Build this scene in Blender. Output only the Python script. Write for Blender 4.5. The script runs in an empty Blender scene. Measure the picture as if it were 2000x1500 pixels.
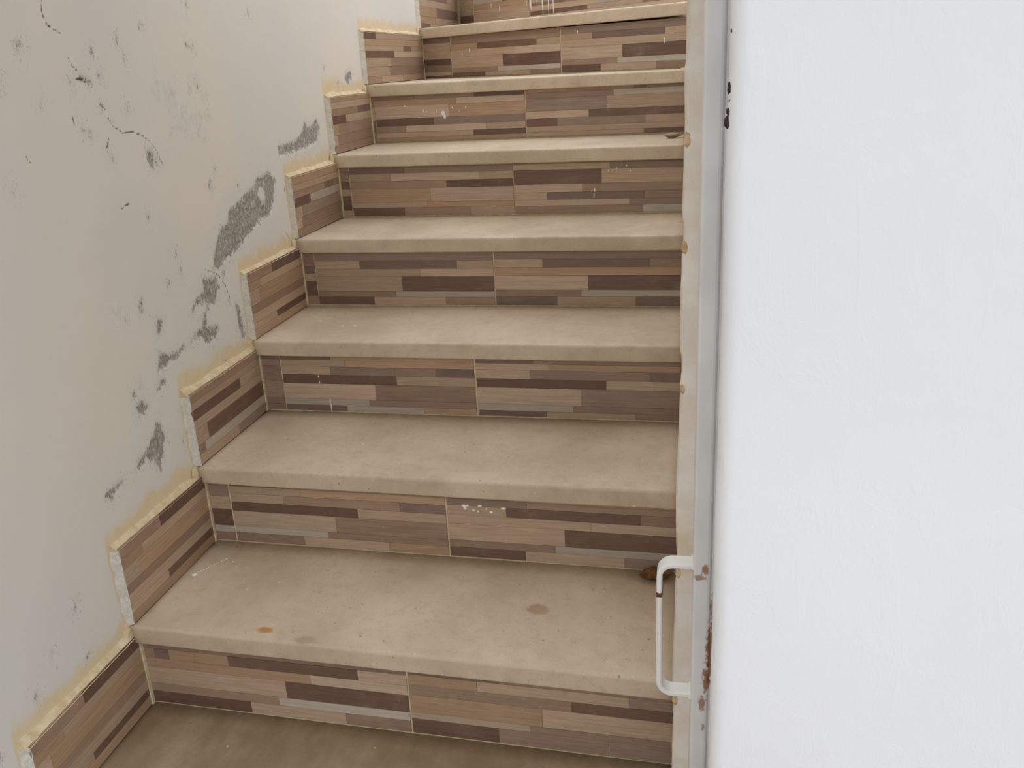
import bpy, bmesh, math, random
import numpy as np
from mathutils import Vector, Matrix, noise

# ------------------------------------------------------------------ camera, world, light, exposure
scene = bpy.context.scene
col = scene.collection
CAM = Vector((0.9491, 0.0, 1.0586))
FWD = Vector((-0.190870, 0.922395, -0.335711))
def make_camera():
    yaw, pitch, roll = -0.20407486, 0.34235759, -0.05247712
    f = Vector((math.sin(yaw) * math.cos(pitch), math.cos(yaw) * math.cos(pitch), -math.sin(pitch)))
    r = Vector((math.cos(yaw), -math.sin(yaw), 0))
    u = r.cross(f)
    r2 = r * math.cos(roll) + u * math.sin(roll)
    u2 = -r * math.sin(roll) + u * math.cos(roll)
    cd = bpy.data.cameras.new('camera'); cd.sensor_width = 36.0
    cd.lens = 1754.8256 * 36.0 / 2000.0
    cd.clip_start = 0.02
    co = bpy.data.objects.new('camera', cd); col.objects.link(co)
    m = Matrix((r2, u2, -f)).transposed().to_4x4()
    m.translation = CAM
    co.matrix_world = m
    scene.camera = co
make_camera()

world = bpy.data.worlds.new('overcast_sky'); scene.world = world
world.use_nodes = True
wt = world.node_tree
bg = wt.nodes['Background']
# overcast sky: brightest overhead, a third of that at the horizon
tc = wt.nodes.new('ShaderNodeTexCoord'); sx = wt.nodes.new('ShaderNodeSeparateXYZ'); mr = wt.nodes.new('ShaderNodeMapRange')
wt.links.new(tc.outputs['Generated'], sx.inputs[0]); wt.links.new(sx.outputs['Z'], mr.inputs[0])
mr.inputs[1].default_value = 0.0; mr.inputs[2].default_value = 1.0; mr.inputs[3].default_value = 0.8; mr.inputs[4].default_value = 2.4
wt.links.new(mr.outputs[0], bg.inputs[1])
bg.inputs[0].default_value = (0.905, 0.945, 1.03, 1)
vs = scene.view_settings
vs.view_transform = 'Standard'; vs.look = 'None'; vs.gamma = 1.0; vs.use_curve_mapping = False
vs.exposure = 0.09

random.seed(7)
rng = np.random.default_rng(7)
H = 0.17          # riser height
NOSE = 0.035      # thickness of the tread stone
NL = [.8978, 1.1757, 1.4632, 1.7586, 2.0467, 2.3522, 2.6643, 3.276, 3.829]     # nosing line at the left wall
NR = [.870, 1.1408, 1.4355, 1.7424, 2.0298, 2.3196, 2.6647, 2.765, 2.891]      # nosing line at the right wall
XR = 0.94
OV = 0.013        # overhang of the nosing
FLOOR = -0.17

# ------------------------------------------------------------------ helpers
def link(o, parent=None):
    col.objects.link(o)
    if parent is not None:
        o.parent = parent
    return o
def new_obj(name, mesh, parent=None):
    return link(bpy.data.objects.new(name, mesh), parent)
def mesh_from(name, verts, faces, mat=None, smooth=False):
    me = bpy.data.meshes.new(name)
    me.from_pydata([tuple(v) for v in verts], [], faces)
    if mat: me.materials.append(mat)
    if smooth:
        for p in me.polygons: p.use_smooth = True
    me.update()
    return me
def fix_normals(me):
    bm = bmesh.new(); bm.from_mesh(me)
    bmesh.ops.recalc_face_normals(bm, faces=bm.faces)
    bm.to_mesh(me); bm.free(); me.update()
def box_mesh(name, a, b, mat=None, bevel=0.0, seg=2):
    bm = bmesh.new()
    bmesh.ops.create_cube(bm, size=1)
    for v in bm.verts:
        v.co = Vector([(a[k] + b[k]) / 2 + v.co[k] * (b[k] - a[k]) for k in range(3)])
    if bevel:
        bmesh.ops.bevel(bm, geom=bm.edges[:] , offset=bevel, segments=seg, profile=0.5, affect='EDGES')
    me = bpy.data.meshes.new(name); bm.to_mesh(me); bm.free()
    if mat: me.materials.append(mat)
    if bevel:
        for p in me.polygons: p.use_smooth = False
    return me
def tag(o, label=None, cat=None, group=None, kind=None):
    if label: o['label'] = label
    if cat: o['category'] = cat
    if group: o['group'] = group
    if kind: o['kind'] = kind
    return o
def srgb(r, g, b):
    f = lambda c: (c / 255 / 12.92) if c <= 10 else ((c / 255 + 0.055) / 1.055) ** 2.4
    return (f(r), f(g), f(b), 1)

# ------------------------------------------------------------------ materials
class NT:
    def __init__(s, name, rough=0.6, spec=0.5):
        s.mat = bpy.data.materials.new(name); s.mat.use_nodes = True
        s.t = s.mat.node_tree; s.b = s.t.nodes['Principled BSDF']
        s.b.inputs['Roughness'].default_value = rough
        s.b.inputs['Specular IOR Level'].default_value = spec
    def n(s, typ, **kw):
        nd = s.t.nodes.new(typ)
        for k, v in kw.items(): setattr(nd, k, v)
        return nd
    def put(s, sock, v):
        if hasattr(v, 'is_linked') or hasattr(v, 'links'): s.t.links.new(v, sock)
        else: sock.default_value = v
    def pos(s): return s.n('ShaderNodeNewGeometry').outputs['Position']
    def objc(s): return s.n('ShaderNodeTexCoord').outputs['Object']
    def rnd(s): return s.n('ShaderNodeObjectInfo').outputs['Random']
    def attr(s, name): return s.n('ShaderNodeAttribute', attribute_name=name).outputs['Fac']
    def mapping(s, v, scale=(1, 1, 1), loc=(0, 0, 0)):
        m = s.n('ShaderNodeMapping'); s.put(m.inputs[0], v); s.put(m.inputs['Scale'], scale); s.put(m.inputs['Location'], loc)
        return m.outputs[0]
    def noise(s, v, scale, detail=3, rough=0.55, dist=0.0):
        m = s.n('ShaderNodeTexNoise'); s.put(m.inputs['Vector'], v); s.put(m.inputs['Scale'], scale)
        s.put(m.inputs['Detail'], detail); s.put(m.inputs['Roughness'], rough); s.put(m.inputs['Distortion'], dist)
        return m.outputs['Fac']
    def math(s, op, a, b=0.0, c=0.0, clamp=False):
        m = s.n('ShaderNodeMath', operation=op, use_clamp=clamp)
        s.put(m.inputs[0], a); s.put(m.inputs[1], b); s.put(m.inputs[2], c)
        return m.outputs[0]
    def ramp(s, v, a, b, lo=0.0, hi=1.0):
        m = s.n('ShaderNodeMapRange', interpolation_type='SMOOTHSTEP')
        s.put(m.inputs[0], v); s.put(m.inputs[1], a); s.put(m.inputs[2], b); s.put(m.inputs[3], lo); s.put(m.inputs[4], hi)
        return m.outputs[0]
    def mix(s, f, a, b, blend='MIX'):
        m = s.n('ShaderNodeMix', data_type='RGBA', blend_type=blend)
        s.put(m.inputs[0], f); s.put(m.inputs[6], a); s.put(m.inputs[7], b)
        return m.outputs[2]
    def color(s, v): s.put(s.b.inputs['Base Color'], v)
    def bump(s, hgt, strength=0.3, dist=0.002):
        m = s.n('ShaderNodeBump'); s.put(m.inputs['Strength'], strength); s.put(m.inputs['Distance'], dist)
        s.put(m.inputs['Height'], hgt); s.t.links.new(m.outputs[0], s.b.inputs['Normal'])
    def ellipse(s, p, c, r, soft=0.5):
        sub = s.n('ShaderNodeVectorMath', operation='SUBTRACT'); s.put(sub.inputs[0], p); sub.inputs[1].default_value = c
        dv = s.n('ShaderNodeVectorMath', operation='DIVIDE'); s.t.links.new(sub.outputs[0], dv.inputs[0]); dv.inputs[1].default_value = r
        ln = s.n('ShaderNodeVectorMath', operation='LENGTH'); s.t.links.new(dv.outputs[0], ln.inputs[0])
        return ln.outputs['Value']

PAL = [  # glaze colours of the strips, as sRGB; the tile tables refer to them by index
    ('dark_brown', (111, 85, 70)), ('dark_grey_brown', (124, 102, 89)), ('mid_brown', (151, 125, 104)), ('grey_brown', (144, 122, 105)),
    ('tan', (176, 151, 125)), ('pale_tan', (182, 158, 134)), ('grey_taupe', (178, 165, 148)), ('amber_tan', (170, 140, 110))]
def strip_material(key, rgb):
    m = NT('glazed_strip_' + key, 0.42, 0.4)
    p = m.objc(); r = m.rnd()
    v = m.mapping(p, (1.6, 1.0, 7.0), (0, 0, 0))
    off = m.n('ShaderNodeCombineXYZ'); m.put(off.inputs[0], m.math('MULTIPLY', r, 37.0)); m.put(off.inputs[2], m.math('MULTIPLY', r, 91.0))
    add = m.n('ShaderNodeVectorMath', operation='ADD'); m.put(add.inputs[0], v); m.put(add.inputs[1], off.outputs[0])
    g1 = m.noise(add.outputs[0], 1.6, 4, 0.6)
    g2 = m.noise(m.mapping(m.pos(), (220, 220, 900)), 1.0, 2, 0.5)
    c = srgb(*rgb)
    lo = tuple(x * 0.84 for x in c[:3]) + (1,); hi = tuple(min(1, x * 1.14) for x in c[:3]) + (1,)
    a = m.mix(m.ramp(g1, 0.28, 0.72), lo, hi)
    rr = m.ramp(r, 0.0, 1.0, 0.90, 1.10)
    b = m.n('ShaderNodeVectorMath', operation='SCALE'); m.put(b.inputs[0], a); m.put(b.inputs['Scale'], rr)
    dust = m.ramp(m.noise(m.pos(), 9.0, 4, 0.7), 0.5, 0.8, 0.0, 0.20)
    cc = m.mix(dust, b.outputs[0], srgb(186, 172, 148))
    spk = m.ramp(m.noise(m.pos(), 330.0, 1, 0.4), 0.79, 0.83, 0.0, 0.5)
    m.color(m.mix(spk, cc, srgb(216, 208, 190)))
    m.bump(g2, 0.12, 0.001)
    return m.mat
MAT = [strip_material(k, v) for k, v in PAL]

def stone_material(name, stains=(), soil=0.0):
    m = NT(name, 0.48, 0.4)
    p = m.pos()
    n1 = m.noise(p, 5.0, 5, 0.62); n2 = m.noise(p, 46.0, 4, 0.65); n3 = m.noise(p, 300.0, 2, 0.6)
    c = m.mix(m.ramp(n1, 0.32, 0.70), srgb(188, 168, 141), srgb(208, 190, 163))
    c = m.mix(m.ramp(n2, 0.47, 0.72, 0.0, 0.30), c, srgb(164, 142, 116))
    c = m.mix(m.ramp(n3, 0.60, 0.72, 0.0, 0.25), c, srgb(120, 102, 84))
    c = m.mix(m.ramp(m.noise(p, 140.0, 1, 0.4), 0.76, 0.79, 0.0, 0.7), c, srgb(226, 214, 192))
    c = m.mix(m.ramp(m.noise(m.mapping(p, (1, 1, 1), (3, 8, 1)), 120.0, 1, 0.4), 0.77, 0.80, 0.0, 0.6), c, srgb(92, 74, 58))
    if soil:
        streak = m.noise(m.mapping(p, (1.0, 0.5, 1)), 14.0, 5, 0.65, 0.0)
        c = m.mix(m.ramp(streak, 0.30, 0.66, soil * 0.65, soil), c, srgb(132, 108, 76))
    w = m.math('MULTIPLY', m.math('SUBTRACT', m.noise(p, 70.0, 3, 0.6), 0.5), 1.1)
    for cen, rad, colr, amt in stains:
        e = m.math('ADD', m.ellipse(p, cen, rad), w)
        c = m.mix(m.ramp(e, 1.15, 0.55, 0.0, amt), c, srgb(*colr))
    m.color(c)
    m.put(m.b.inputs['Roughness'], m.ramp(n2, 0.3, 0.7, 0.40, 0.6))
    m.bump(m.math('ADD', m.math('MULTIPLY', n3, 0.4), n2), 0.22, 0.0012)
    return m.mat
M_STONE = stone_material('cream_limestone')
M_STONE_STAINED = stone_material('cream_limestone_stained', [
    ((0.249, 1.194, 0.17), (0.016, 0.010, 0.01), (176, 116, 52), 0.85),
    ((0.703, 1.307, 0.17), (0.020, 0.018, 0.01), (146, 104, 66), 0.6),
    ((0.330, 1.175, 0.17), (0.022, 0.012, 0.01), (150, 124, 106), 0.5),
    ((0.895, 1.43, 0.17), (0.05, 0.03, 0.01), (150, 120, 84), 0.4)])

M_STONE_SOILED = stone_material('soiled_limestone', (), 0.85)

def plain(name, rgb, rgb2, scale=40.0, rough=0.8, bump=0.3, dist=0.002, spec=0.3):
    m = NT(name, rough, spec)
    p = m.pos(); n = m.noise(p, scale, 5, 0.65)
    m.color(m.mix(m.ramp(n, 0.35, 0.68), srgb(*rgb), srgb(*rgb2)))
    m.bump(m.noise(p, scale * 4, 3, 0.6), bump, dist)
    return m.mat
M_GROUT = plain('cream_grout', (198, 180, 140), (222, 206, 168), 60)
M_TILE_EDGE = plain('tile_body', (150, 128, 100), (168, 144, 114), 60)
M_OCHRE = plain('ochre_mortar', (200, 178, 138), (220, 203, 170), 55, 0.9, 0.5)
M_ORANGE = plain('rusty_mortar', (190, 150, 104), (220, 196, 156), 90, 0.9, 0.6)
M_WHITEBEAD = plain('white_filler', (204, 199, 185), (222, 217, 204), 160, 0.85, 0.6)
M_CONCRETE = plain('concrete', (120, 114, 104), (146, 140, 130), 20)
M_DRIP = plain('white_paint_drip', (226, 222, 212), (240, 238, 232), 30, 0.5, 0.1)
M_DARK = plain('dark_chip', (44, 36, 34), (70, 58, 54), 120, 0.9, 0.6)
M_FLOOR = plain('entry_floor_stone', (150, 138, 120), (176, 164, 144), 8, 0.6)
M_CEIL = plain('ceiling_plaster', (214, 208, 194), (224, 218, 206), 10, 0.85)

def wall_left_material():
    m = NT('peeling_cream_paint', 0.78, 0.25)
    p = m.pos()
    big = m.noise(p, 2.6, 4, 0.55); fine = m.noise(p, 55.0, 4, 0.6); vfine = m.noise(p, 420.0, 2, 0.6)
    c = m.mix(m.ramp(big, 0.35, 0.68), srgb(220, 217, 209), srgb(227, 220, 206))
    # faded bluish patches of old filler, own shape
    wash = m.math('ADD', m.attr('wash'), m.math('MULTIPLY', m.math('SUBTRACT', m.noise(p, 14.0, 4, 0.65), 0.5), 1.0))
    c = m.mix(m.ramp(wash, 0.45, 0.9, 0.0, 0.85), c, srgb(221, 218, 208))
    smd = m.math('ADD', m.attr('smudge'), m.math('MULTIPLY', m.math('SUBTRACT', m.noise(p, 24.0, 5, 0.75), 0.5), 2.2))
    c = m.mix(m.ramp(smd, 0.9, 1.5, 0.0, 0.5), c, srgb(178, 176, 180))
    och = m.math('ADD', m.attr('ochre'), m.math('MULTIPLY', m.math('SUBTRACT', m.noise(p, 15.0, 5, 0.7), 0.5), 1.7))
    c = m.mix(m.ramp(och, 0.25, 0.80, 0.0, 0.95), c, m.mix(fine, srgb(218, 194, 150), srgb(230, 214, 180)))
    # flaked paint: bare render shows, with a ragged edge
    jag = m.math('ADD', m.math('MULTIPLY', m.math('SUBTRACT', m.noise(m.mapping(p, (1, 1, 0.55)), 80.0, 6, 0.8), 0.5), 0.052),
                 m.math('MULTIPLY', m.math('SUBTRACT', m.noise(m.mapping(p, (1, 1, 0.5)), 300.0, 3, 0.7), 0.5), 0.016))
    pe = m.math('ADD', m.attr('peel'), jag)
    grey = m.mix(m.ramp(m.noise(p, 130.0, 4, 0.7), 0.35, 0.65), srgb(134, 129, 122), srgb(176, 170, 160))
    grey = m.mix(m.ramp(vfine, 0.60, 0.70, 0.0, 0.6), grey, srgb(196, 190, 178))
    rim = m.ramp(pe, -0.0085, -0.001, 0.0, 0.5)
    c = m.mix(rim, c, srgb(206, 202, 196))
    flk = m.ramp(m.noise(m.mapping(p, (1, 1, 0.6)), 240.0, 4, 0.7), 0.60, 0.66)
    halo = m.math('MULTIPLY', flk, m.ramp(m.attr('peel'), -0.028, -0.006, 0.0, 0.75))
    keep = m.ramp(m.noise(m.mapping(p, (1, 1, 0.5), (4, 2, 7)), 170.0, 4, 0.7), 0.55, 0.62, 1.0, 0.2)
    mask = m.math('MAXIMUM', m.math('MULTIPLY', m.ramp(pe, 0.0002, 0.0022), keep), halo)
    c = m.mix(mask, c, grey)
    cr = m.math('ADD', m.attr('crack'), m.math('MULTIPLY', m.math('SUBTRACT', m.noise(p, 160.0, 3, 0.6), 0.5), 0.004))
    cmask = m.ramp(cr, 0.0025, 0.0008, 0.0, 0.85)
    c = m.mix(cmask, c, srgb(84, 74, 70))
    m.color(c)
    hgt = m.math('SUBTRACT', m.math('ADD', m.math('MULTIPLY', fine, 0.5), m.math('MULTIPLY', vfine, 0.25)), m.math('ADD', m.math('MULTIPLY', mask, 0.8), cmask))
    m.bump(hgt, 0.35, 0.0016)
    return m.mat
M_WALL_LEFT = wall_left_material()

def white_wall_material():
    m = NT('white_wall_paint', 0.62, 0.3)
    p = m.pos()
    v = m.mapping(p, (1.0, 1.0, 0.16))
    marks = m.ramp(m.noise(v, 46.0, 3, 0.55, 0.6), 0.56, 0.74)
    sw = m.ramp(m.noise(m.mapping(p, (1.0, 1.0, 0.7)), 16.0, 4, 0.6, 1.2), 0.42, 0.72)
    fine = m.noise(p, 260.0, 3, 0.6)
    c = m.mix(m.ramp(m.noise(p, 2.0, 3, 0.5), 0.3, 0.7), srgb(236, 236, 236), srgb(241, 241, 240))
    m.color(c)
    m.bump(m.math('ADD', m.math('ADD', m.math('MULTIPLY', marks, 0.35), m.math('MULTIPLY', sw, 0.45)), m.math('MULTIPLY', fine, 0.24)), 0.42, 0.0018)
    return m.mat
M_WHITE_WALL = white_wall_material()

def cream_wall_material():
    m = NT('cream_rough_plaster', 0.85, 0.25)
    p = m.pos(); n = m.noise(p, 18.0, 5, 0.65)
    c = m.mix(m.ramp(n, 0.35, 0.66), srgb(222, 210, 192), srgb(234, 226, 213))
    c = m.mix(m.ramp(m.noise(p, 7.0, 3, 0.6), 0.52, 0.7, 0.0, 0.55), c, srgb(208, 182, 138))
    m.color(c); m.bump(m.noise(p, 60.0, 4, 0.65), 0.3, 0.0015)
    return m.mat
M_CREAM_WALL = cream_wall_material()

def steel_material(name, rust, lo=(222, 219, 216), hi=(231, 228, 225)):
    m = NT(name, 0.38, 0.45)
    p = m.pos()
    n = m.noise(p, 12.0, 3, 0.5)
    c = m.mix(m.ramp(n, 0.35, 0.65), srgb(*lo), srgb(*hi))
    w = m.math('MULTIPLY', m.math('SUBTRACT', m.noise(m.mapping(p, (1.6, 1, 0.8)), 120.0, 4, 0.7), 0.5), 2.6)
    for cen, rad, amt in rust:
        e = m.math('ADD', m.ellipse(p, cen, rad), w)
        c = m.mix(m.ramp(e, 1.05, 0.55, 0.0, amt), c, m.mix(m.noise(p, 300.0, 2), srgb(112, 62, 34), srgb(180, 122, 70)))
    m.color(c)
    m.bump(m.noise(p, 90.0, 3, 0.6), 0.12, 0.001)
    return m.mat
M_STEEL = steel_material('white_steel_paint', [
    ((0.984, 0.99, 0.345), (0.006, 0.03, 0.060), 0.9), ((0.980, 0.99, 0.300), (0.006, 0.03, 0.028), 0.9),
    ((0.976, 0.99, 0.462), (0.005, 0.03, 0.010), 0.85), ((0.968, 0.985, 0.450), (0.009, 0.03, 0.0045), 0.75),
    ((0.975, 0.99, 0.262), (0.005, 0.03, 0.014), 0.8), ((0.986, 0.99, 0.40), (0.005, 0.03, 0.03), 0.6),
    ((0.977, 0.99, 0.225), (0.003, 0.03, 0.008), 0.7)])
M_HANDLE = steel_material('white_handle_paint', [((0.958, 0.99, 0.455), (0.006, 0.03, 0.006), 0.7), ((0.934, 0.99, 0.449), (0.005, 0.03, 0.004), 0.6)], (236, 233, 226), (243, 240, 234))
M_RUST = plain('rust', (84, 58, 44), (130, 92, 62), 200, 0.9, 0.6)

def leaf_material(name, a, b):
    m = NT(name, 0.75, 0.2); p = m.pos()
    m.color(m.mix(m.ramp(m.noise(p, 120.0, 4, 0.65), 0.35, 0.65), srgb(*a), srgb(*b)))
    m.bump(m.noise(p, 260.0, 3), 0.4, 0.001)
    return m.mat

# ------------------------------------------------------------------ measured data (metres)
RISERS = {
 1: [
  (0.012,0.503,[0.128,0.119,0.098,0.079,0.044,0.027,0.005],[([0.214],[2,3]),([0.033,0.061,0.177,0.417],[2,1,7,0,4]),([0.329],[7,5]),([0.28],[4,0]),([0.263],[2,6]),([0.207,0.386],[0,4,2])]),
  (0.506,0.938,[0.132,0.122,0.102,0.082,0.046,0.033,0.01],[([0.661],[1,2]),([0.624,0.87],[7,4,3]),([0.779],[2,0]),([0.73],[7,4]),([0.71],[5,2]),([0.656,0.837],[0,2,3])]),
 ],
 2: [
  (0.013,0.055,[0.131,0.103,0.074,0.037,0.022,0.001],[([],[3]),([],[4]),([],[0]),([],[6]),([],[2])]),
  (0.059,0.506,[0.137,0.127,0.111,0.092,0.072,0.037,0.023,-0.001],[([0.179],[1,2]),([0.212],[4,7]),([0.173,0.415],[4,2,1]),([0.327],[0,4]),([0.279],[5,2]),([0.26],[6,2]),([0.207,0.386],[2,4,7])]),
  (0.509,0.938,[0.139,0.127,0.113,0.093,0.074,0.039,0.024,0.002],[([0.63],[2,4]),([0.663],[3,2]),([0.624,0.872],[4,0,2]),([0.782],[4,5]),([0.733],[4,0]),([0.714],[2,6]),([0.657,0.843],[0,4,3])]),
 ],
 3: [
  (0.01,0.056,[0.134,0.124,0.109,0.074,0.032,0.018,-0.005],[([],[1]),([],[3]),([],[2]),([],[2]),([],[2]),([],[3])]),
  (0.059,0.503,[0.136,0.123,0.108,0.089,0.068,0.032,0.017,-0.006],[([0.178],[1,7]),([0.21],[4,7]),([0.174,0.324,0.418],[4,3,2,1]),([0.327],[0,4]),([0.276],[5,2]),([0.259],[6,2]),([0.205,0.384],[1,6,7])]),
  (0.507,0.94,[0.139,0.123,0.109,0.089,0.069,0.031,0.016,-0.006],[([0.631],[1,2]),([0.665],[4,7]),([0.626,0.875],[4,3,1]),([0.785],[0,5]),([0.733],[5,3]),([0.715],[6,3]),([0.658,0.845],[1,4,2])]),
 ],
 4: [
  (0.011,0.04,[0.134,0.1,0.082,0.063,0.026,0.002],[([],[2]),([],[1]),([],[4]),([],[0]),([],[2])]),
  (0.042,0.494,[0.137,0.113,0.093,0.074,0.037,0.023,-0.001],[([],[3]),([0.159,0.405],[4,1,4]),([0.312],[4,5]),([0.264],[4,0]),([0.246],[2,6]),([0.188,0.372],[0,4,2])]),
  (0.497,0.933,[0.139,0.115,0.095,0.076,0.041,0.025,0.001],[([],[3]),([0.613,0.861],[4,1,2]),([],[7]),([0.72],[5,0]),([0.703],[2,6]),([0.645,0.83],[1,4,1])]),
 ],
 5: [
  (0.007,0.037,[0.132,0.096,0.076,0.058,0.019,0.001],[([],[2]),([],[0]),([],[4]),([],[0]),([],[4])]),
  (0.04,0.495,[0.142,0.131,0.116,0.096,0.076,0.039,0.025,0.001],[([],[2]),([0.197],[1,3]),([0.157,0.404],[4,5,4]),([0.313],[2,0]),([0.266],[7,5]),([0.255],[4,7]),([0.189,0.374],[0,2,4])]),
  (0.497,0.932,[0.143,0.131,0.115,0.079,0.058,0.039,0.023,0.002],[([0.806],[2,1]),([0.749],[4,3]),([0.727],[0,4]),([0.677],[5,2]),([0.585,0.836],[4,1,2]),([0.797],[5,3]),([0.832],[2,6])]),
 ],
 6: [
  (0.002,0.02,[0.136,0.104,0.067,0.031,-0.007],[([],[2]),([],[4]),([],[1]),([],[3])]),
  (0.022,0.476,[0.14,0.123,0.106,0.07,0.049,0.03,0.015,-0.007],[([0.147,0.327],[2,3,0]),([0.272],[7,5]),([0.248],[5,7]),([0.2],[0,3]),([0.111,0.358],[2,5,4]),([0.319],[4,0]),([],[7])]),
  (0.479,0.929,[0.139,0.126,0.11,0.074,0.054,0.032,0.016,-0.005],[([0.599,0.789,0.824],[7,2,1,3]),([0.732],[2,6]),([0.713],[3,4]),([0.661],[5,0]),([0.569,0.821],[0,3,4]),([],[4]),([0.817],[4,0])]),
 ],
 7: [
  (0.012,0.144,[0.136,0.117,0.064,0.045,0.022,0.01,-0.006],[([],[1]),([],[4]),([],[0]),([],[2]),([],[4]),([],[0])]),
  (0.148,0.615,[0.139,0.123,0.11,0.091,0.068,0.032,0.017,-0.002],[([],[2]),([0.268],[3,2]),([0.269,0.522],[7,0,4]),([0.427],[4,5]),([0.378],[4,0]),([0.356],[2,6]),([0.299,0.494],[0,5,2])]),
  (0.619,1.063,[0.147,0.131,0.116,0.098,0.076,0.04,0.024,0.004],[([],[2]),([],[3]),([0.737,0.991],[7,1,4]),([],[4]),([0.846],[5,0]),([0.828],[2,6]),([0.767,0.962],[0,5,2])]),
 ],
 8: [
  (0.036,0.136,[0.229,0.147,0.055,0.03,-0.005],[([],[2]),([],[4]),([],[0]),([],[4])]),
  (0.142,0.515,[0.204,0.16,0.119,0.092,0.071,0.009,-0.018],[([0.352],[0,2]),([],[4]),([0.344],[6,0]),([],[7]),([],[4]),([],[2])]),
  (0.522,1.305,[0.164,0.124,0.085,0.068,0.059,0.041,0.027,0.0],[([0.979],[2,4]),([0.901],[0,7]),([0.978],[4,0]),([0.729,0.978],[1,2,4]),([0.9],[4,6]),([0.851,1.123],[0,4,2]),([],[5])]),
 ],
}

SKIRTS = {
 0: (0.904,1.184,[(0.0,0.0209,[],[7]),(0.0209,0.0358,[1.021],[4,0]),(0.0358,0.0566,[],[4]),(0.0566,0.0745,[],[2]),(0.0745,0.1073,[0.937],[5,7]),(0.1073,0.1252,[0.972],[7,4]),(0.1252,0.149,[1.029],[2,0])]),
 1: (1.182,1.471,[(0.0,0.0209,[],[7]),(0.0209,0.0358,[1.304],[4,0]),(0.0358,0.0566,[],[4]),(0.0566,0.0745,[],[2]),(0.0745,0.1073,[1.229],[5,7]),(0.1073,0.1252,[1.245],[7,4]),(0.1252,0.149,[1.308],[2,0])]),
 2: (1.469,1.767,[(0.0,0.0223,[1.635],[4,2]),(0.0223,0.0417,[1.497],[2,6]),(0.0417,0.0745,[1.516],[4,0]),(0.0745,0.0939,[],[5]),(0.0939,0.1147,[1.667],[0,4]),(0.1147,0.1296,[],[4]),(0.1296,0.149,[],[2])]),
 3: (1.765,2.055,[(0.0,0.0209,[],[7]),(0.0209,0.0358,[1.885],[4,0]),(0.0358,0.0566,[],[4]),(0.0566,0.0745,[],[2]),(0.0745,0.1073,[1.812],[5,7]),(0.1073,0.1252,[1.827],[7,4]),(0.1252,0.149,[1.889],[2,0])]),
 4: (2.053,2.36,[(0.0,0.0223,[],[2]),(0.0223,0.0477,[2.089],[4,2]),(0.0477,0.0745,[2.099],[4,3]),(0.0745,0.0954,[2.155],[0,6]),(0.0954,0.1117,[2.253,2.315],[2,1,2]),(0.1117,0.1281,[],[4]),(0.1281,0.149,[],[7])]),
 5: (2.358,2.672,[(0.0,0.0223,[],[2]),(0.0223,0.0477,[2.383],[4,2]),(0.0477,0.0775,[2.399],[4,2]),(0.0775,0.0983,[2.46],[0,4]),(0.0983,0.1162,[2.559],[2,1]),(0.1162,0.1341,[],[4]),(0.1341,0.149,[],[7])]),
 6: (2.67,3.284,[(0.0,0.0223,[2.811,3.022],[7,4,7]),(0.0223,0.0492,[2.892],[4,2]),(0.0492,0.0745,[2.906],[4,2]),(0.0745,0.0939,[2.948],[0,5]),(0.0939,0.1088,[3.05,3.141],[4,1,4]),(0.1088,0.1281,[],[7]),(0.1281,0.149,[2.78],[0,4])]),
 7: (3.282,3.837,[(0.0,0.0179,[3.408],[1,4]),(0.0179,0.0417,[3.488],[7,4]),(0.0417,0.0745,[3.508],[7,1]),(0.0745,0.0983,[],[4]),(0.0983,0.1281,[3.398,3.671],[7,1,4]),(0.1281,0.149,[],[4])]),
}

PEEL = [[(1.962,0.85),(1.99,0.832),(1.979,0.797),(1.943,0.761),(1.874,0.748),(1.825,0.733),(1.783,0.733),(1.726,0.71),(1.713,0.705),(1.677,0.69),(1.656,0.695),(1.668,0.72),(1.705,0.763),(1.739,0.772),(1.754,0.795),(1.817,0.812),(1.836,0.821),(1.881,0.826),(1.896,0.844)],[(1.836,0.741),(1.769,0.713),(1.719,0.701),(1.674,0.7),(1.674,0.724),(1.706,0.743),(1.718,0.766)],[(2.032,0.901),(2.131,0.903),(2.181,0.922),(2.205,0.946),(2.228,0.927),(2.281,0.946),(2.298,0.931),(2.276,0.892),(2.179,0.883),(2.113,0.881),(2.03,0.88)],[(2.531,1.055),(2.568,1.059),(2.572,1.035),(2.536,1.027),(2.519,1.041)],[(1.61,0.683),(1.666,0.674),(1.659,0.633),(1.616,0.627),(1.581,0.645),(1.553,0.631),(1.575,0.65),(1.606,0.659)],[(1.609,0.629),(1.62,0.624),(1.602,0.609),(1.592,0.591),(1.634,0.578),(1.636,0.561),(1.593,0.555),(1.574,0.575),(1.531,0.575),(1.55,0.586),(1.576,0.591)],[(1.423,0.593),(1.433,0.582),(1.473,0.573),(1.512,0.577),(1.478,0.563),(1.448,0.561),(1.411,0.557)],[(1.327,0.522),(1.347,0.525),(1.355,0.507),(1.348,0.498),(1.327,0.501)],[(1.378,0.474),(1.39,0.436),(1.381,0.415),(1.36,0.385),(1.344,0.407),(1.325,0.419),(1.29,0.413),(1.297,0.424),(1.33,0.433),(1.358,0.454)],[(1.2,0.413),(1.218,0.415),(1.245,0.417),(1.237,0.405),(1.216,0.4),(1.199,0.406)],[(1.396,0.695),(1.405,0.695),(1.401,0.673),(1.39,0.671)],[(1.436,0.652),(1.448,0.647),(1.441,0.623),(1.431,0.626)],[(1.416,0.54),(1.422,0.536),(1.401,0.523),(1.396,0.527)],[(1.723,0.601),(1.735,0.595),(1.746,0.523),(1.726,0.522),(1.722,0.553)],[(1.501,0.947),(1.516,0.94),(1.528,0.915),(1.499,0.915),(1.495,0.929)],[(1.352,1.075),(1.368,1.073),(1.374,1.063),(1.355,1.062),(1.345,1.067)]]
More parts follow.
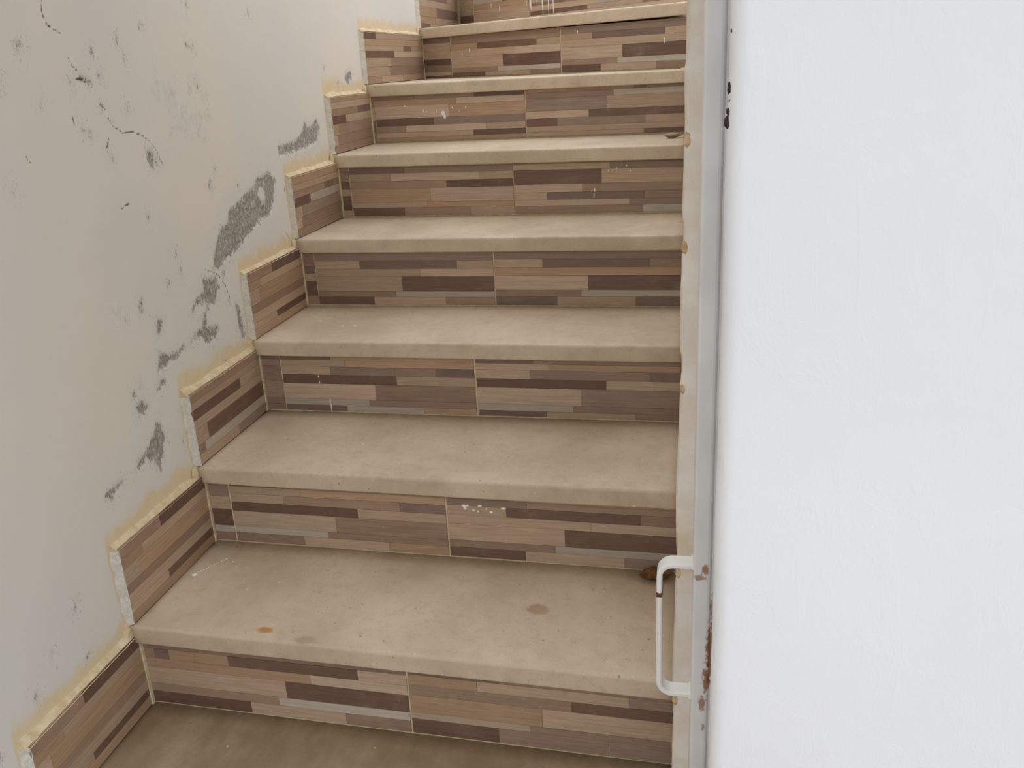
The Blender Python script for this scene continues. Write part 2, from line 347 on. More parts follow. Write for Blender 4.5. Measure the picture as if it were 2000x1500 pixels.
HOLES = [[(1.907,0.823),(1.924,0.818),(1.927,0.792),(1.914,0.788),(1.889,0.807)]]
CRACKS = [[(1.295,1.182),(1.29,1.162),(1.297,1.147),(1.325,1.135)],[(1.332,1.101),(1.337,1.088),(1.346,1.082)],[(1.339,1.069),(1.357,1.069),(1.376,1.055)],[(1.387,1.031),(1.399,1.02)],[(1.404,1.006),(1.414,0.992),(1.435,0.98),(1.462,0.98),(1.492,0.971),(1.511,0.96),(1.528,0.942),(1.539,0.917)],[(1.385,0.96),(1.397,0.975)],[(1.189,0.967),(1.197,0.957)],[(1.394,0.858),(1.421,0.864)],[(1.624,0.701),(1.668,0.68),(1.693,0.65),(1.702,0.622)],[(1.313,1.017),(1.315,1.002)],[(2.03,0.819),(2.035,0.795)],[(2.004,0.71),(2.026,0.686)]]
SPECKS = [(1.392,1.109),(1.403,1.072),(1.481,1.101),(1.547,1.154),(1.717,1.192),(1.974,1.191),(1.468,1.126),(1.326,1.063),(1.334,0.994),(1.347,0.983),(1.393,0.946),(1.149,0.921),(1.249,1.038),(2.37,1.072),(2.461,1.031),(1.706,1.044),(1.726,0.885),(1.809,0.84),(1.468,0.83),(1.464,1.02),(1.694,1.12),(1.713,1.118),(1.695,0.859),(1.7,0.853),(1.169,1.07),(1.229,1.117),(1.219,1.11),(1.393,1.026),(1.325,0.692),(1.346,0.674),(1.491,0.702),(1.533,0.755),(1.539,0.716),(1.643,0.497),(1.695,0.615),(1.691,0.677),(1.325,0.545),(1.349,0.552),(1.445,0.408),(1.071,0.184),(1.072,0.274),(1.079,0.288),(1.004,0.233),(0.865,0.164),(0.955,0.198)]
WASH = [(2.366,0.985),(2.354,0.854),(2.055,0.83),(2.04,0.691),(1.774,0.663),(1.758,0.517),(1.476,0.491),(1.461,0.35),(1.179,0.328),(1.169,0.188),(1.059,0.235),(1.09,0.366),(1.143,0.447),(1.275,0.46),(1.309,0.561),(1.43,0.636),(1.486,0.699),(1.61,0.731),(1.727,0.834),(1.966,0.904),(2.09,0.94)]
SMUDGE = [(1.525,1.119),(1.758,1.121),(1.807,1.012),(1.743,0.884),(1.554,0.906),(1.464,1.028)]


# ------------------------------------------------------------------ the setting: left wall with flaking paint
def seg_dist(Y, Z, a, b):
    ay, az = a; by, bz = b
    dy, dz = by - ay, bz - az
    L = dy * dy + dz * dz + 1e-12
    t = np.clip(((Y - ay) * dy + (Z - az) * dz) / L, 0, 1)
    return np.hypot(Y - ay - t * dy, Z - az - t * dz)
def poly_sdf(Y, Z, poly):
    d = np.full(Y.shape, 9.0); inside = np.zeros(Y.shape, bool)
    n = len(poly)
    for k in range(n):
        a, b = poly[k], poly[(k + 1) % n]
        d = np.minimum(d, seg_dist(Y, Z, a, b))
        cond = ((a[1] > Z) != (b[1] > Z))
        with np.errstate(divide='ignore', invalid='ignore'):
            xi = (b[0] - a[0]) * (Z - a[1]) / (b[1] - a[1] if b[1] != a[1] else 1e-9) + a[0]
        inside ^= cond & (Y < xi)
    return np.where(inside, d, -d)
def build_wall_left():
    ys = np.concatenate([np.linspace(-1.2, 0.80, 12), np.arange(0.81, 3.40, 0.0045), np.linspace(3.42, 4.4, 20)])
    zs = np.concatenate([np.linspace(FLOOR, -0.03, 4), np.arange(-0.02, 1.52, 0.0045), np.linspace(1.53, 1.85, 16)])
    Y, Z = np.meshgrid(ys, zs)
    peel = np.full(Y.shape, -0.03)
    for p in PEEL: peel = np.maximum(peel, poly_sdf(Y, Z, p))
    for p in HOLES: peel = np.minimum(peel, -poly_sdf(Y, Z, p))
    for (y, z) in SPECKS: peel = np.maximum(peel, 0.0022 - np.hypot((Y - y) * 1.0, (Z - z) * 0.8))
    crack = np.full(Y.shape, 0.03)
    for c in CRACKS:
        for k in range(len(c) - 1): crack = np.minimum(crack, seg_dist(Y, Z, c[k], c[k + 1]))
    wash = np.clip(0.5 + poly_sdf(Y, Z, WASH) / 0.06, 0, 1)
    smud = np.clip(0.5 + poly_sdf(Y, Z, SMUDGE) / 0.12, 0, 1)
    och = np.zeros(Y.shape)
    for i in range(8):
        top = i * H + 0.149
        dz = np.where(Z < top, 0.0, Z - top)
        dy = np.maximum(np.maximum(SKIRTS[i][0] - 0.004 - Y, Y - SKIRTS[i][1]), 0)
        och = np.maximum(och, np.clip(1.2 - np.hypot(dz, dy * 4.0) / 0.050, 0, 1))
        och = np.maximum(och, np.clip(1.0 - np.hypot(Y - NL[i] + 0.01, Z - i * H + 0.01) / 0.035, 0, 1))
    X = -0.0016 * np.clip(peel / 0.004 + 0.4, 0, 1)
    wob = 0.0022 * np.sin(Y * 5.1 + 1.3) * np.cos(Z * 4.3) 
    X = X + wob - 0.0022
    nz, ny = Y.shape
    verts = np.stack([X, Y, Z], -1).reshape(-1, 3)
    idx = np.arange(nz * ny).reshape(nz, ny)
    q = np.stack([idx[:-1, :-1], idx[:-1, 1:], idx[1:, 1:], idx[1:, :-1]], -1).reshape(-1, 4)
    # solid back so that the wall has its thickness
    nv = len(verts)
    y0, y1, z0, z1 = ys[0], ys[-1], zs[0], zs[-1]
    back = np.array([[-0.2, y0, z0], [-0.2, y1, z0], [-0.2, y1, z1], [-0.2, y0, z1]])
    verts = np.concatenate([verts, back])
    faces = q.tolist()
    faces.append([nv, nv + 3, nv + 2, nv + 1])
    bot = idx[0].tolist(); top = idx[-1].tolist(); lft = idx[:, 0].tolist(); rgt = idx[:, -1].tolist()
    faces.append([nv, nv + 1] + bot[::-1]); faces.append([nv + 2, nv + 3] + top)
    faces.append([nv + 3, nv] + lft); faces.append([nv + 1, nv + 2] + rgt[::-1])
    me = bpy.data.meshes.new('wall_left'); me.from_pydata(verts.tolist(), [], faces); me.materials.append(M_WALL_LEFT)
    for nm, A in (('peel', peel), ('crack', crack), ('wash', wash), ('smudge', smud), ('ochre', och)):
        at = me.attributes.new(nm, 'FLOAT', 'POINT')
        at.data.foreach_set('value', np.concatenate([A.reshape(-1), np.full(4, -0.03 if nm == 'peel' else (0.03 if nm == 'crack' else 0.0))]).astype(np.float32))
    sm = np.zeros(len(faces), bool); sm[:len(q)] = True
    me.polygons.foreach_set('use_smooth', sm)
    me.update()
    o = new_obj('wall_left', me); tag(o, 'cream stairwell wall with flaking paint, grey bare patches and a crack', kind='structure')
build_wall_left()

# right stair wall: narrow cream end beside the steel door, its arris uneven where mortar meets each step
def build_wall_right():
    EDGE = [(-0.17, .936), (0.06, .9362), (0.12, .9368), (0.16, .9375), (0.20, .9350), (0.30, .9372), (0.375, .9385), (0.40, .9402), (0.43, .9385), (0.50, .9372),
            (0.56, .9386), (0.63, .9402), (0.665, .9412), (0.69, .9430), (0.71, .9402), (0.78, .9398), (0.83, .9406), (0.855, .9430), (0.88, .9404), (0.93, .9410), (0.955, .9412), (0.985, .9432),
            (1.01, .9410), (1.045, .9405), (1.058, .9440), (1.10, .9450), (1.118, .9445), (1.135, .9410), (1.2, .942), (1.85, .942)]
    zs = np.unique(np.concatenate([np.linspace(FLOOR, 1.3, 150), np.linspace(1.3, 1.85, 12)]))
    ex = np.interp(zs, [e[0] for e in EDGE], [e[1] for e in EDGE])
    ex = ex + 0.0005 * np.array([noise.noise(Vector((z * 40, 1, 2))) for z in zs])
    prof = [(1.060, 2.75), (0.942, 2.75), (0.942, 1.125), (None, 1.1035), (None, 1.100), (0.955, 1.098), (1.060, 1.098)]
    V = []; Fc = []
    n = len(prof)
    for z, e in zip(zs, ex):
        for k, (x, y) in enumerate(prof):
            if x is None: x = e if k == 3 else e + 0.002
            V.append((x, y, z))
    for r in range(len(zs) - 1):
        for k in range(n):
            a = r * n + k; b = r * n + (k + 1) % n
            Fc.append((a, b, b + n, a + n))
    Fc.append(tuple(range(n))[::-1]); Fc.append(tuple((len(zs) - 1) * n + k for k in range(n)))
    me = mesh_from('wall_right', V, Fc, M_CREAM_WALL); fix_normals(me)
    o = new_obj('wall_right', me); tag(o, 'narrow cream plaster edge between the stair treads and the white steel door', kind='structure')
    # lumps of mortar where each nosing runs into the wall
    for k, (z, s, mt) in enumerate([(0.385, 1.0, M_ORANGE), (0.655, 0.8, M_ORANGE), (0.838, 1.0, M_ORANGE), (0.965, 1.1, M_ORANGE), (0.17, 1.0, M_ORANGE)]):
        bm = bmesh.new(); bmesh.ops.create_icosphere(bm, subdivisions=3, radius=1)
        for v in bm.verts:
            d = 1 + 0.35 * noise.noise(v.co * 2.2 + Vector((k * 7, 0, 0)))
            v.co = Vector((v.co.x * 0.0040 * s * d, v.co.y * 0.003 * d, v.co.z * 0.008 * s * d))
        m2 = bpy.data.meshes.new('mortar_lump'); bm.to_mesh(m2); bm.free(); m2.materials.append(mt)
        for p in m2.polygons: p.use_smooth = True
        l = new_obj('mortar_lump', m2, o); l.location = (float(np.interp(z, zs, ex)) + 0.0030, 1.1005, z); l['label'] = 'rusty ochre lump of mortar'
build_wall_right()

# near white wall with a soft rounded corner
def build_white_wall():
    pts = []
    x0, y0, r = 0.979, 0.80, 0.016
    for k in range(9):
        a = math.pi + k / 8 * math.pi / 2
        pts.append((x0 + r + r * math.cos(a), y0 + r + r * math.sin(a)))
    xs = list(np.linspace(x0 + r + 0.02, 2.6, 24))
    prof = [(0.9890, 0.9865)] + pts + [(x, y0) for x in xs] + [(2.6, 0.9865)]
    zs = np.concatenate([np.linspace(FLOOR, 1.4, 120), np.linspace(1.45, 2.05, 10)])
    V = []; Fc = []; n = len(prof)
    for z in zs:
        for k, (x, y) in enumerate(prof):
            w = noise.noise(Vector((x * 7, 0, z * 5))) * 0.0014 + noise.noise(Vector((x * 22, 3, z * 9))) * 0.0005
            ec = 0.0009 * noise.noise(Vector((0, 5, z * 9))) if k < 10 else 0
            V.append((x + ec, y + (w if 0 < k < n - 1 else 0), z))
    for r_ in range(len(zs) - 1):
        for k in range(n):
            a = r_ * n + k; b = r_ * n + (k + 1) % n
            Fc.append((a, b, b + n, a + n))
    Fc.append(tuple(range(n))[::-1]); Fc.append(tuple((len(zs) - 1) * n + k for k in range(n)))
    me = mesh_from('wall_front', V, Fc, M_WHITE_WALL, True); fix_normals(me)
    o = new_obj('wall_front', me); tag(o, 'bright white painted wall with a rounded corner and faint trowel marks', kind='structure')
    for (z, h, w) in [(1.030, 0.0052, 0.0022), (1.011, 0.0036, 0.0022), (1.0025, 0.0062, 0.0036), (1.020, 0.001, 0.0008), (1.075, 0.002, 0.0008)]:
        bm = bmesh.new(); bmesh.ops.create_icosphere(bm, subdivisions=2, radius=1)
        for v in bm.verts:
            d = 1 + 0.5 * noise.noise(v.co * 2.0 + Vector((z * 90, 0, 0)))
            v.co = Vector((v.co.x * w * d, v.co.y * 0.0035 * d, v.co.z * h * d))
        m2 = bpy.data.meshes.new('paint_chip'); bm.to_mesh(m2); bm.free(); m2.materials.append(M_DARK)
        c = new_obj('paint_chip', m2, o); c.location = (0.9803, 0.8125, z); c['label'] = 'dark chip in the corner paint'
build_white_wall()

def simple_struct(name, a, b, mat, label):
    o = new_obj(name, box_mesh(name, a, b, mat)); tag(o, label, kind='structure'); return o
simple_struct('floor', (-0.2, -2.6, -0.30), (2.6, 0.889, FLOOR), M_FLOOR, 'stone floor in front of the stairs')
simple_struct('wall_back', (-0.2, 4.4, FLOOR), (1.9, 4.55, 1.7), M_CEIL, 'plain wall behind the top of the stairs')
simple_struct('shading_slab', (-0.2, 0.15, 2.05), (2.6, 1.55, 2.2), M_CEIL, 'unseen plaster slab added over the foot of the stairs to shade it')  # out of view; added and sized to keep sky light off the lowest steps

# ------------------------------------------------------------------ steel door leaf parked behind the white wall, with its pull handle
def build_door():
    root = bpy.data.objects.new('door_1', None); link(root); root.location = (0.96, 1.0, FLOOR)
    tag(root, 'white painted steel door edge with rust spots and a pull handle', kind='structure')
    org = Vector(root.location)
    # outer stile: folded steel section, a flat front, a return and a shallow rebate
    prof = [(0.9600, 0.9880), (0.9612, 0.9850), (0.9640, 0.9838), (0.9780, 0.9838), (0.9806, 0.9846), (0.9822, 0.9862), (0.9832, 0.9878), (1.0200, 0.9878), (1.0200, 1.030), (0.9625, 1.030), (0.9600, 1.0275)]
    z0, z1 = FLOOR, 1.90
    n = len(prof); zs = np.linspace(z0, z1, 30)
    V = [(x - org.x + 0.0004 * noise.noise(Vector((x, 0, z * 6))), y - org.y, z - org.z) for z in zs for x, y in prof]; Fc = []
    for r in range(len(zs) - 1):
        for k in range(n):
            a = r * n + k; b = r * n + (k + 1) % n
            Fc.append((a, b, b + n, a + n))
    Fc.append(tuple(range(n))[::-1]); Fc.append(tuple((len(zs) - 1) * n + k for k in range(n)))
    me = mesh_from('stile', V, Fc, M_STEEL); fix_normals(me)
    new_obj('stile', me, root)
    new_obj('panel', box_mesh('panel', (1.0205 - org.x, 1.0 - org.y, z0 - org.z), (1.75 - org.x, 1.025 - org.y, z1 - org.z), M_STEEL), root)
    # flat-bar pull handle, bent at both ends
    zt, zb, xb, xa, r = 0.4625, 0.2705, 0.9195, 0.9608, 0.017
    path = [(xa, zt)]
    for k in range(9):
        a = math.pi / 2 + k / 8 * math.pi / 2
        path.append((xb + r + r * math.cos(a), zt - r + r * math.sin(a)))
    for k in range(1, 8): path.append((xb, zt - r + (zb - zt + 2 * r) * k / 8))
    for k in range(9):
        a = math.pi + k / 8 * math.pi / 2
        path.append((xb + r + r * math.cos(a), zb + r + r * math.sin(a)))
    path.append((xa, zb))
    th, y0, y1 = 0.0034, 0.9865, 1.0095
    sec = []
    bv = 0.0016
    for (s, y) in [(-th, y0 + bv), (-th + bv, y0), (th - bv, y0), (th, y0 + bv), (th, y1 - bv), (th - bv, y1), (-th + bv, y1), (-th, y1 - bv)]: sec.append((s, y))
    V = []; Fc = []; n = len(sec)
    for k, (x, z) in enumerate(path):
        a = path[max(0, k - 1)]; b = path[min(len(path) - 1, k + 1)]
        t = Vector((b[0] - a[0], b[1] - a[1])).normalized(); nn = Vector((-t.y, t.x))
        for s, y in sec:
            V.append((x + nn.x * s - org.x, y - org.y, z + nn.y * s - org.z))
    for k in range(len(path) - 1):
        for j in range(n):
            a = k * n + j; b = k * n + (j + 1) % n
            Fc.append((a, b, b + n, a + n))
    Fc.append(tuple(range(n))[::-1]); Fc.append(tuple((len(path) - 1) * n + j for j in range(n)))
    me = mesh_from('handle', V, Fc, M_HANDLE, False); fix_normals(me)
    h = new_obj('handle', me, root); h['label'] = 'white flat-bar pull handle'
    rb = new_obj('rust_ring', box_mesh('rust_ring', (xb - th - 0.0008 - org.x, y0 - 0.0006 - org.y, 0.417 - org.z), (xb + th + 0.0006 - org.x, y1 + 0.0004 - org.y, 0.4235 - org.z), M_RUST, 0.0012), h)
    rb['label'] = 'rusty break in the handle paint'
    for z in (zt, zb):
        new_obj('weld', box_mesh('weld', (xa - 0.003 - org.x, y0 - 0.0012 - org.y, z - th - 0.0016 - org.z), (xa + 0.002 - org.x, y1 + 0.0012 - org.y, z + th + 0.0016 - org.z), M_HANDLE, 0.0016), h)
build_door()

# ------------------------------------------------------------------ staircase
stair = bpy.data.objects.new('staircase', None); link(stair); stair.location = (0.47, 0.9, FLOOR)
tag(stair, 'cream stone staircase with risers clad in brown striped mosaic tiles', 'staircase')
SO = Vector(stair.location)
def at(o, v):                      # world position for a child of the staircase
    o.location = Vector(v) - SO
    return o
def line(i):
    a = Vector((0.0, NL[i] + OV)); b = Vector((XR, NR[i] + OV))
    return a, b, (b - a).normalized(), (b - a).length
UNIT = [box_mesh('strip', (-0.5, -0.5, -0.5), (0.5, 0.5, 0.5), mt) for mt in MAT]
def add_strip(parent, key, u0, u1, v0, v1, face=0.0, depth=0.004):
    o = bpy.data.objects.new('strip', UNIT[key]); link(o, parent)
    pr = random.uniform(-0.0003, 0.0005)
    g = 0.00025
    o.scale = (u1 - u0 - 2 * g, depth, v1 - v0 - 2 * g)
    o.location = ((u0 + u1) / 2, face + depth / 2 - pr, (v0 + v1) / 2)

def tread_mesh(i):
    N = 40
    z = i * H
    V = []; Fc = []
    R = 0.006; rb = 0.003
    prof = []                                        # (distance behind the nosing line, height)
    for k in range(6):
        a = k / 5 * math.pi / 2
        prof.append((rb - rb * math.sin(a), -NOSE + rb - rb * math.cos(a)))
    for k in range(1, 4): prof.append((0.0, -NOSE + rb + (NOSE - rb - R) * k / 4))
    for k in range(8):
        a = k / 7 * math.pi / 2
        prof.append((R - R * math.cos(a), -R + R * math.sin(a)))
    nf = len(prof)
    for k in range(N + 1):
        s = k / N; x = (0.9415 if i else 0.9342) * s
        yf = NL[i] + (NR[i] - NL[i]) * s
        if i < 8: yb = NL[i + 1] + (NR[i + 1] - NL[i + 1]) * s + OV + 0.016
        else: yb = 4.39
        zt = z + (0.008 * s if i == 7 else 0.0) + 0.0006 * noise.noise(Vector((x * 6, i * 3.1, 0)))
        wy = 0.0010 * noise.noise(Vector((x * 9, i * 5.7, 2)))
        for (d, hh) in prof:
            chip = 0.0009 * noise.noise(Vector((x * 34, i * 9.3, hh * 60))) * (1 if hh > -0.012 else 0.4)
            V.append((x, yf + d + wy + chip, zt + hh))
        for m in range(1, 7):
            f = m / 6
            V.append((x, yf + R + (yb - yf - R) * f, zt + 0.0007 * noise.noise(Vector((x * 5, (yf + f * 0.3) * 6, i))) * (m < 6)))
        V.append((x, yb, zt - NOSE))
    n = nf + 7
    for k in range(N):
        for j in range(n):
            a = k * n + j; b = k * n + (j + 1) % n
            Fc.append((a, b, b + n, a + n))
    Fc.append(tuple(range(n))[::-1]); Fc.append(tuple(N * n + j for j in range(n)))
    me = mesh_from('tread', [Vector(v) - SO for v in V], Fc, (M_STONE_SOILED, M_STONE_STAINED)[i] if i < 2 else M_STONE, True); fix_normals(me)
    me.polygons[-1].use_smooth = False; me.polygons[-2].use_smooth = False
    return me
for i in range(0, 9):
    new_obj('tread', tread_mesh(i), stair)

# concrete body under the treads
bm = bmesh.new()
for i in range(0, 9):
    a, b, t, L = line(i)
    zt = i * H - NOSE - 0.001
    if i < 8: c, d, t2, L2 = line(i + 1); q = [(0.012, a.y + 0.05), (XR - 0.006, b.y + 0.05), (XR - 0.006, max(d.y + 0.06, b.y + 0.06)), (0.012, c.y + 0.06)]
    else: q = [(0.012, a.y + 0.05), (XR - 0.006, b.y + 0.05), (XR - 0.006, 4.38), (0.012, 4.38)]
    lo = [bm.verts.new((x - SO.x, y - SO.y, FLOOR + 0.0005 - SO.z)) for x, y in q]
    hi = [bm.verts.new((x - SO.x, y - SO.y, zt - SO.z)) for x, y in q]
    bm.faces.new(lo[::-1]); bm.faces.new(hi)
    for k in range(4): bm.faces.new((lo[k], lo[(k + 1) % 4], hi[(k + 1) % 4], hi[k]))
me = bpy.data.meshes.new('concrete_core'); bm.to_mesh(me); bm.free(); me.materials.append(M_CONCRETE)
new_obj('concrete_core', me, stair)

RISERS[0] = [(0.012, 0.47, [0.136, 0.115, 0.09, 0.075, 0.04, 0.022, 0.003], [([0.2], [2, 4]), ([0.3], [4, 0]), ([0.15], [7, 5]), ([0.25], [4, 0]), ([0.3], [6, 2]), ([0.2], [0, 4])]),
             (0.473, 0.935, [0.136, 0.115, 0.09, 0.075, 0.04, 0.022, 0.003], [([0.7], [4, 3]), ([0.6], [1, 4]), ([0.8], [4, 5]), ([0.7], [7, 0]), ([0.65], [2, 6]), ([0.8], [4, 2])])]
for i in sorted(RISERS):
    a, b, t, L = line(i)
    z0 = (i - 1) * H
    ang = math.atan2(t.y, t.x)
    top = H - NOSE + 0.002
    bed = new_obj('mortar_bed', box_mesh('mortar_bed', (0.0, 0.0020, 0.0), ((0.938 - 0.055 * abs(t.y)) / t.x, 0.055, top), M_GROUT), stair)
    at(bed, (a.x, a.y, z0)); bed.rotation_euler.z = ang; bed['label'] = 'cream grout behind the riser tiles'
    for ti, (u0, u1, zs, rows) in enumerate(RISERS[i]):
        zs = [min(max(z, 0.003), top) for z in zs]
        zs[0] = top; zs[-1] = 0.0035
        u0 = max(u0, 0.0115); u1 = min(u1, L - 0.003 - 0.013 * abs(t.y))
        tile = new_obj('riser_tile', box_mesh('riser_tile', (u0, 0.0018, 0.003), (u1, 0.012, top), M_TILE_EDGE), stair)
        at(tile, (a.x, a.y, z0)); tile.rotation_euler.z = ang
        for k, (brk, cs) in enumerate(rows):
            if zs[k] - zs[k + 1] < 0.002: continue
            us = [u0] + [min(max(q, u0), u1) for q in brk] + [u1]
            for q in range(len(cs)):
                if us[q + 1] - us[q] > 0.002: add_strip(tile, cs[q], us[q], us[q + 1], zs[k + 1], zs[k])

# paint splashes and drips on the steps
bm = bmesh.new()
def blob(c, r, seed):
    g = bmesh.ops.create_icosphere(bm, subdivisions=2, radius=1)
    for v in g['verts']:
        d = 1 + 0.35 * noise.noise(v.co * 2 + Vector((seed, seed * 2, 0)))
        v.co = Vector((c[0] + v.co.x * r[0] * d - SO.x, c[1] + v.co.y * r[1] * d - SO.y, c[2] + v.co.z * r[2] * d - SO.z))
def on_riser(i, x, z):
    a, b, t, L = line(i); return (x, a.y + (b.y - a.y) * x / XR, z)
k = 0
def drip(i, x, z, w=0.0016, h=0.01):
    global k; k += 1
    blob(on_riser(i, x, z), (w, 0.0012, h), k * 3.7)
def spot(i, x, y, r=0.002, ry=None):
    global k; k += 1
    blob((x, y, i * H + 0.0002), (r, ry or r, 0.0006), k * 3.7)
for s in range(12):
    f = s / 11; spot(1, 0.036 + 0.031 * f, 1.356 + 0.053 * f, 0.0012 + 0.0006 * random.random(), 0.002)
spot(1, 0.032, 1.348, 0.006, 0.006)
for (x, y, r) in [(0.085, 1.40, .0022), (0.10, 1.385, .0012), (0.16, 1.31, .0015), (0.21, 1.34, .0012), (0.30, 1.37, .001), (0.32, 1.40, .001), (0.42, 1.36, .0012), (0.24, 1.25, .0012)]: spot(1, x, y, r)
for (i, x, y, r) in [(2, 0.30, 1.60, .0022), (2, 0.42, 1.58, .0012), (2, 0.12, 1.62, .0015), (3, 0.17, 1.88, .003), (3, 0.20, 1.88, .0035), (3, 0.10, 1.92, .0025), (3, 0.55, 1.9, .0012), (4, 0.57, 2.21, .003), (4, 0.33, 2.2, .0015), (0, 0.2, 1.1, .0015), (0, 0.45, 1.13, .0012)]: spot(i, x, y, r)
drip(3, 0.166, 0.368, .0016, .007); drip(3, 0.1668, 0.350, .0014, .014); drip(3, 0.145, 0.425, .0015, .003); drip(3, 0.146, 0.411, .0012, .0025)
drip(5, 0.709, 0.742, .0018, .006); drip(5, 0.7065, 0.728, .0016, .008)
for (x, z) in [(0.765, .795), (0.79, .802), (0.745, .79), (0.80, .788)]: drip(5, x, z, .002, .003)
for (x, z, w, h) in [(0.115, .955, .003, .003), (0.17, .94, .003, .004), (0.18, .938, .002, .002), (0.21, .935, .002, .003), (0.23, .93, .006, .008), (0.235, .92, .004, .007), (0.26, .945, .002, .004), (0.30, .945, .0015, .003), (0.28, .935, .001, .002), (0.31, .925, .001, .001)]: drip(6, x, z, w, h)
drip(7, 0.60, 1.14, .0025, .006); drip(7, 0.205, 1.106, .0016, .007); drip(7, 0.175, 1.098, .0012, .005); drip(7, 0.87, 1.10, .0018, .010)
for (x, z, w, h) in [(0.19, 1.27, .0018, .012), (0.23, 1.255, .0018, .012), (0.355, 1.28, .003, .03), (0.375, 1.275, .004, .045), (0.40, 1.285, .002, .03), (0.425, 1.265, .003, .045), (0.45, 1.25, .0022, .05), (0.47, 1.25, .0025, .05), (0.335, 1.295, .003, .02), (0.32, 1.30, .006, .006), (0.2, 1.30, .02, .006), (0.27, 1.30, .015, .008)]: drip(8, x, z, w, h)
for s in range(10): drip(2, 0.53 + 0.09 * random.random(), 0.272 + 0.012 * random.random(), .0045 * random.random() + .001, .0025)
me = bpy.data.meshes.new('paint_splashes'); bm.to_mesh(me); bm.free(); me.materials.append(M_DRIP)
for p in me.polygons: p.use_smooth = True
sp = new_obj('paint_splashes', me, stair); tag(sp, 'splashes and drips of white paint on the steps', kind='stuff')

# ------------------------------------------------------------------ stepped tile skirting on the left wall
base = bpy.data.objects.new('baseboard_left', None); link(base); base.location = (0.0, 0.9, 0.0)
tag(base, 'stepped skirting of brown striped tiles along the cream wall', kind='structure')
BO = Vector(base.location)
def wedge(name, pts_out, pts_wall, mat, lab=None):
    # strip of mortar between the tile edge (outer points) and the wall (ragged points)
    n = len(pts_out); V = []; Fc = []
    for o_, w_ in zip(pts_out, pts_wall):
        mid = (Vector(o_) + Vector(w_)) / 2 + Vector((0.0006, 0, 0))
        V += [Vector(o_) - BO, mid - BO, Vector(w_) - BO, Vector((-0.006, o_[1], o_[2])) - BO]
    for k in range(n - 1):
        for j in range(4):
            a = k * 4 + j; b = k * 4 + (j + 1) % 4
            Fc.append((a, b, b + 4, a + 4))
    Fc.append((0, 1, 2, 3)); Fc.append(tuple((n - 1) * 4 + j for j in (3, 2, 1, 0)))
    me = mesh_from(name, V, Fc, mat); fix_normals(me)
    o = new_obj(name, me, base)
    if lab: o['label'] = lab
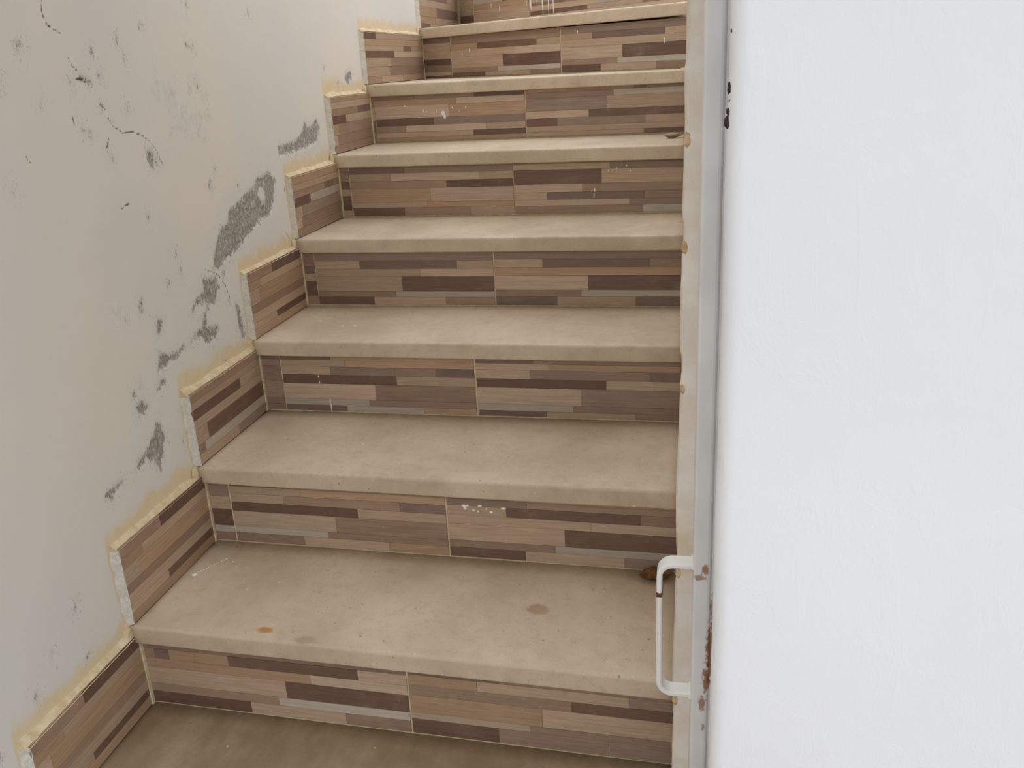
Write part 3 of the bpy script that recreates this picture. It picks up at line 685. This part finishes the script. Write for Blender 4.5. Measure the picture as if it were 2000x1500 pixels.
for i in sorted(SKIRTS):
    y0, y1, rows = SKIRTS[i]
    z0 = i * H; hh = rows[-1][1]
    # local frame: u runs along the wall (+y), depth runs into the wall (-x)
    tile = new_obj('skirting_tile', box_mesh('skirting_tile', (y0, 0.0018, 0.0015), (y1, 0.014, hh), M_TILE_EDGE), base)
    tile.location = Vector((0.0105, 0, z0)) - BO; tile.rotation_euler.z = math.pi / 2
    for (a, b, brk, cs) in rows:
        us = [y0] + list(brk) + [y1]
        for q in range(len(cs)):
            add_strip(tile, cs[q], us[q], us[q + 1], max(a, 0.0015), b)
    N = 26
    po = []; pw = []
    yb = min(y1, NL[i + 1] + 0.002)
    for k in range(N + 1):
        y = y0 - 0.004 + (yb - y0 + 0.004) * k / N
        jag = 0.002 * noise.noise(Vector((y * 60, i, 0)))
        po.append((0.0112, y, z0 + hh - 0.003 + jag)); pw.append((-0.004, y, z0 + hh + 0.010 + 0.007 * noise.noise(Vector((y * 16, i * 3, 4)))))
    wedge('mortar_bead', po, pw, M_OCHRE, 'ochre mortar along the top of the skirting')
    po = []; pw = []
    for k in range(N + 1):
        z = z0 + 0.001 + (hh - 0.003) * k / N
        jag = 0.0022 * noise.noise(Vector((z * 70, i * 2, 7)))
        po.append((0.0112, y0 + 0.0008 + jag, z)); pw.append((-0.004, y0 - 0.007 - 0.009 * abs(noise.noise(Vector((z * 22, i * 5, 1)))), z))
    wedge('filler_bead', po, pw, M_WHITEBEAD, 'white filler along the front edge of the skirting')
    # grout line in the corner between skirting and riser
    g = new_obj('corner_grout', box_mesh('corner_grout', (0.0102, y1 - 0.0022 - 0.9, z0 + 0.0005), (0.0132, y1 + 0.004 - 0.9, z0 + H - NOSE), M_GROUT), base)
    # lump of mortar at the end of the nosing
    bm = bmesh.new(); bmesh.ops.create_icosphere(bm, subdivisions=3, radius=1)
    for v in bm.verts:
        d = 1 + 0.4 * noise.noise(v.co * 1.8 + Vector((i * 4.1, 0, 0)))
        v.co = Vector((v.co.x * 0.006 * d + 0.0005, v.co.y * 0.013 * d, v.co.z * 0.019 * d))
    me = bpy.data.meshes.new('mortar_lump'); bm.to_mesh(me); bm.free(); me.materials.append(M_OCHRE)
    for p in me.polygons: p.use_smooth = True
    l = new_obj('mortar_lump', me, base); l.location = Vector((0.0, NL[i] - 0.002, z0 - 0.016)) - BO; l['label'] = 'lump of ochre mortar at the end of a tread'

# ------------------------------------------------------------------ dry leaves on the treads
def leaf(name, loc, rot, size, curl, mat, label):
    nu, nv = 14, 8
    V = []; Fc = []
    for side in (0, 1):
        for a in range(nu + 1):
            s = a / nu; w = math.sin(math.pi * s) ** 0.75 * 0.36 * (1.0 - 0.25 * s)
            for b in range(nv + 1):
                tt = b / nv * 2 - 1
                x = (s - 0.5); y = tt * w
                zz = curl * (abs(tt) ** 1.6 * w * 1.2 + (s - 0.45) ** 2 * 1.1) + 0.03 * noise.noise(Vector((x * 6, y * 8, curl * 9)))
                V.append((x * size, y * size, zz * size + (0.0009 if side == 0 else 0.0)))
    st = (nu + 1) * (nv + 1)
    for a in range(nu):
        for b in range(nv):
            p = a * (nv + 1) + b
            Fc.append((p, p + nv + 1, p + nv + 2, p + 1)); Fc.append((st + p, st + p + 1, st + p + nv + 2, st + p + nv + 1))
    edge = [b for b in range(nv + 1)] + [a * (nv + 1) + nv for a in range(1, nu + 1)] + [nu * (nv + 1) + b for b in range(nv - 1, -1, -1)] + [a * (nv + 1) for a in range(nu - 1, 0, -1)]
    for k in range(len(edge)):
        p, q = edge[k], edge[(k + 1) % len(edge)]
        Fc.append((p, q, st + q, st + p))
    zmin = min(v[2] for v in V)
    V = [(x, y, z - zmin) for x, y, z in V]
    me = mesh_from(name, V, Fc, mat, True); fix_normals(me)
    o = new_obj(name, me); o.location = loc; o.rotation_euler = rot
    tag(o, label, 'leaf')
    return o
leaf('dry_leaf', (0.905, 2.505, 5 * H + 0.0008), (0, 0, 0.35), 0.056, 0.55, leaf_material('dry_grey_leaf', (150, 132, 108), (184, 166, 138)), 'curled grey dry leaf against the cream wall near the top of the stairs')
leaf('dry_leaf', (0.900, 1.425, 1 * H + 0.0008), (0, 0, 0.15), 0.060, 0.55, leaf_material('dry_brown_leaf', (96, 66, 38), (136, 98, 58)), 'brown dry leaf on the tread behind the white pull handle')
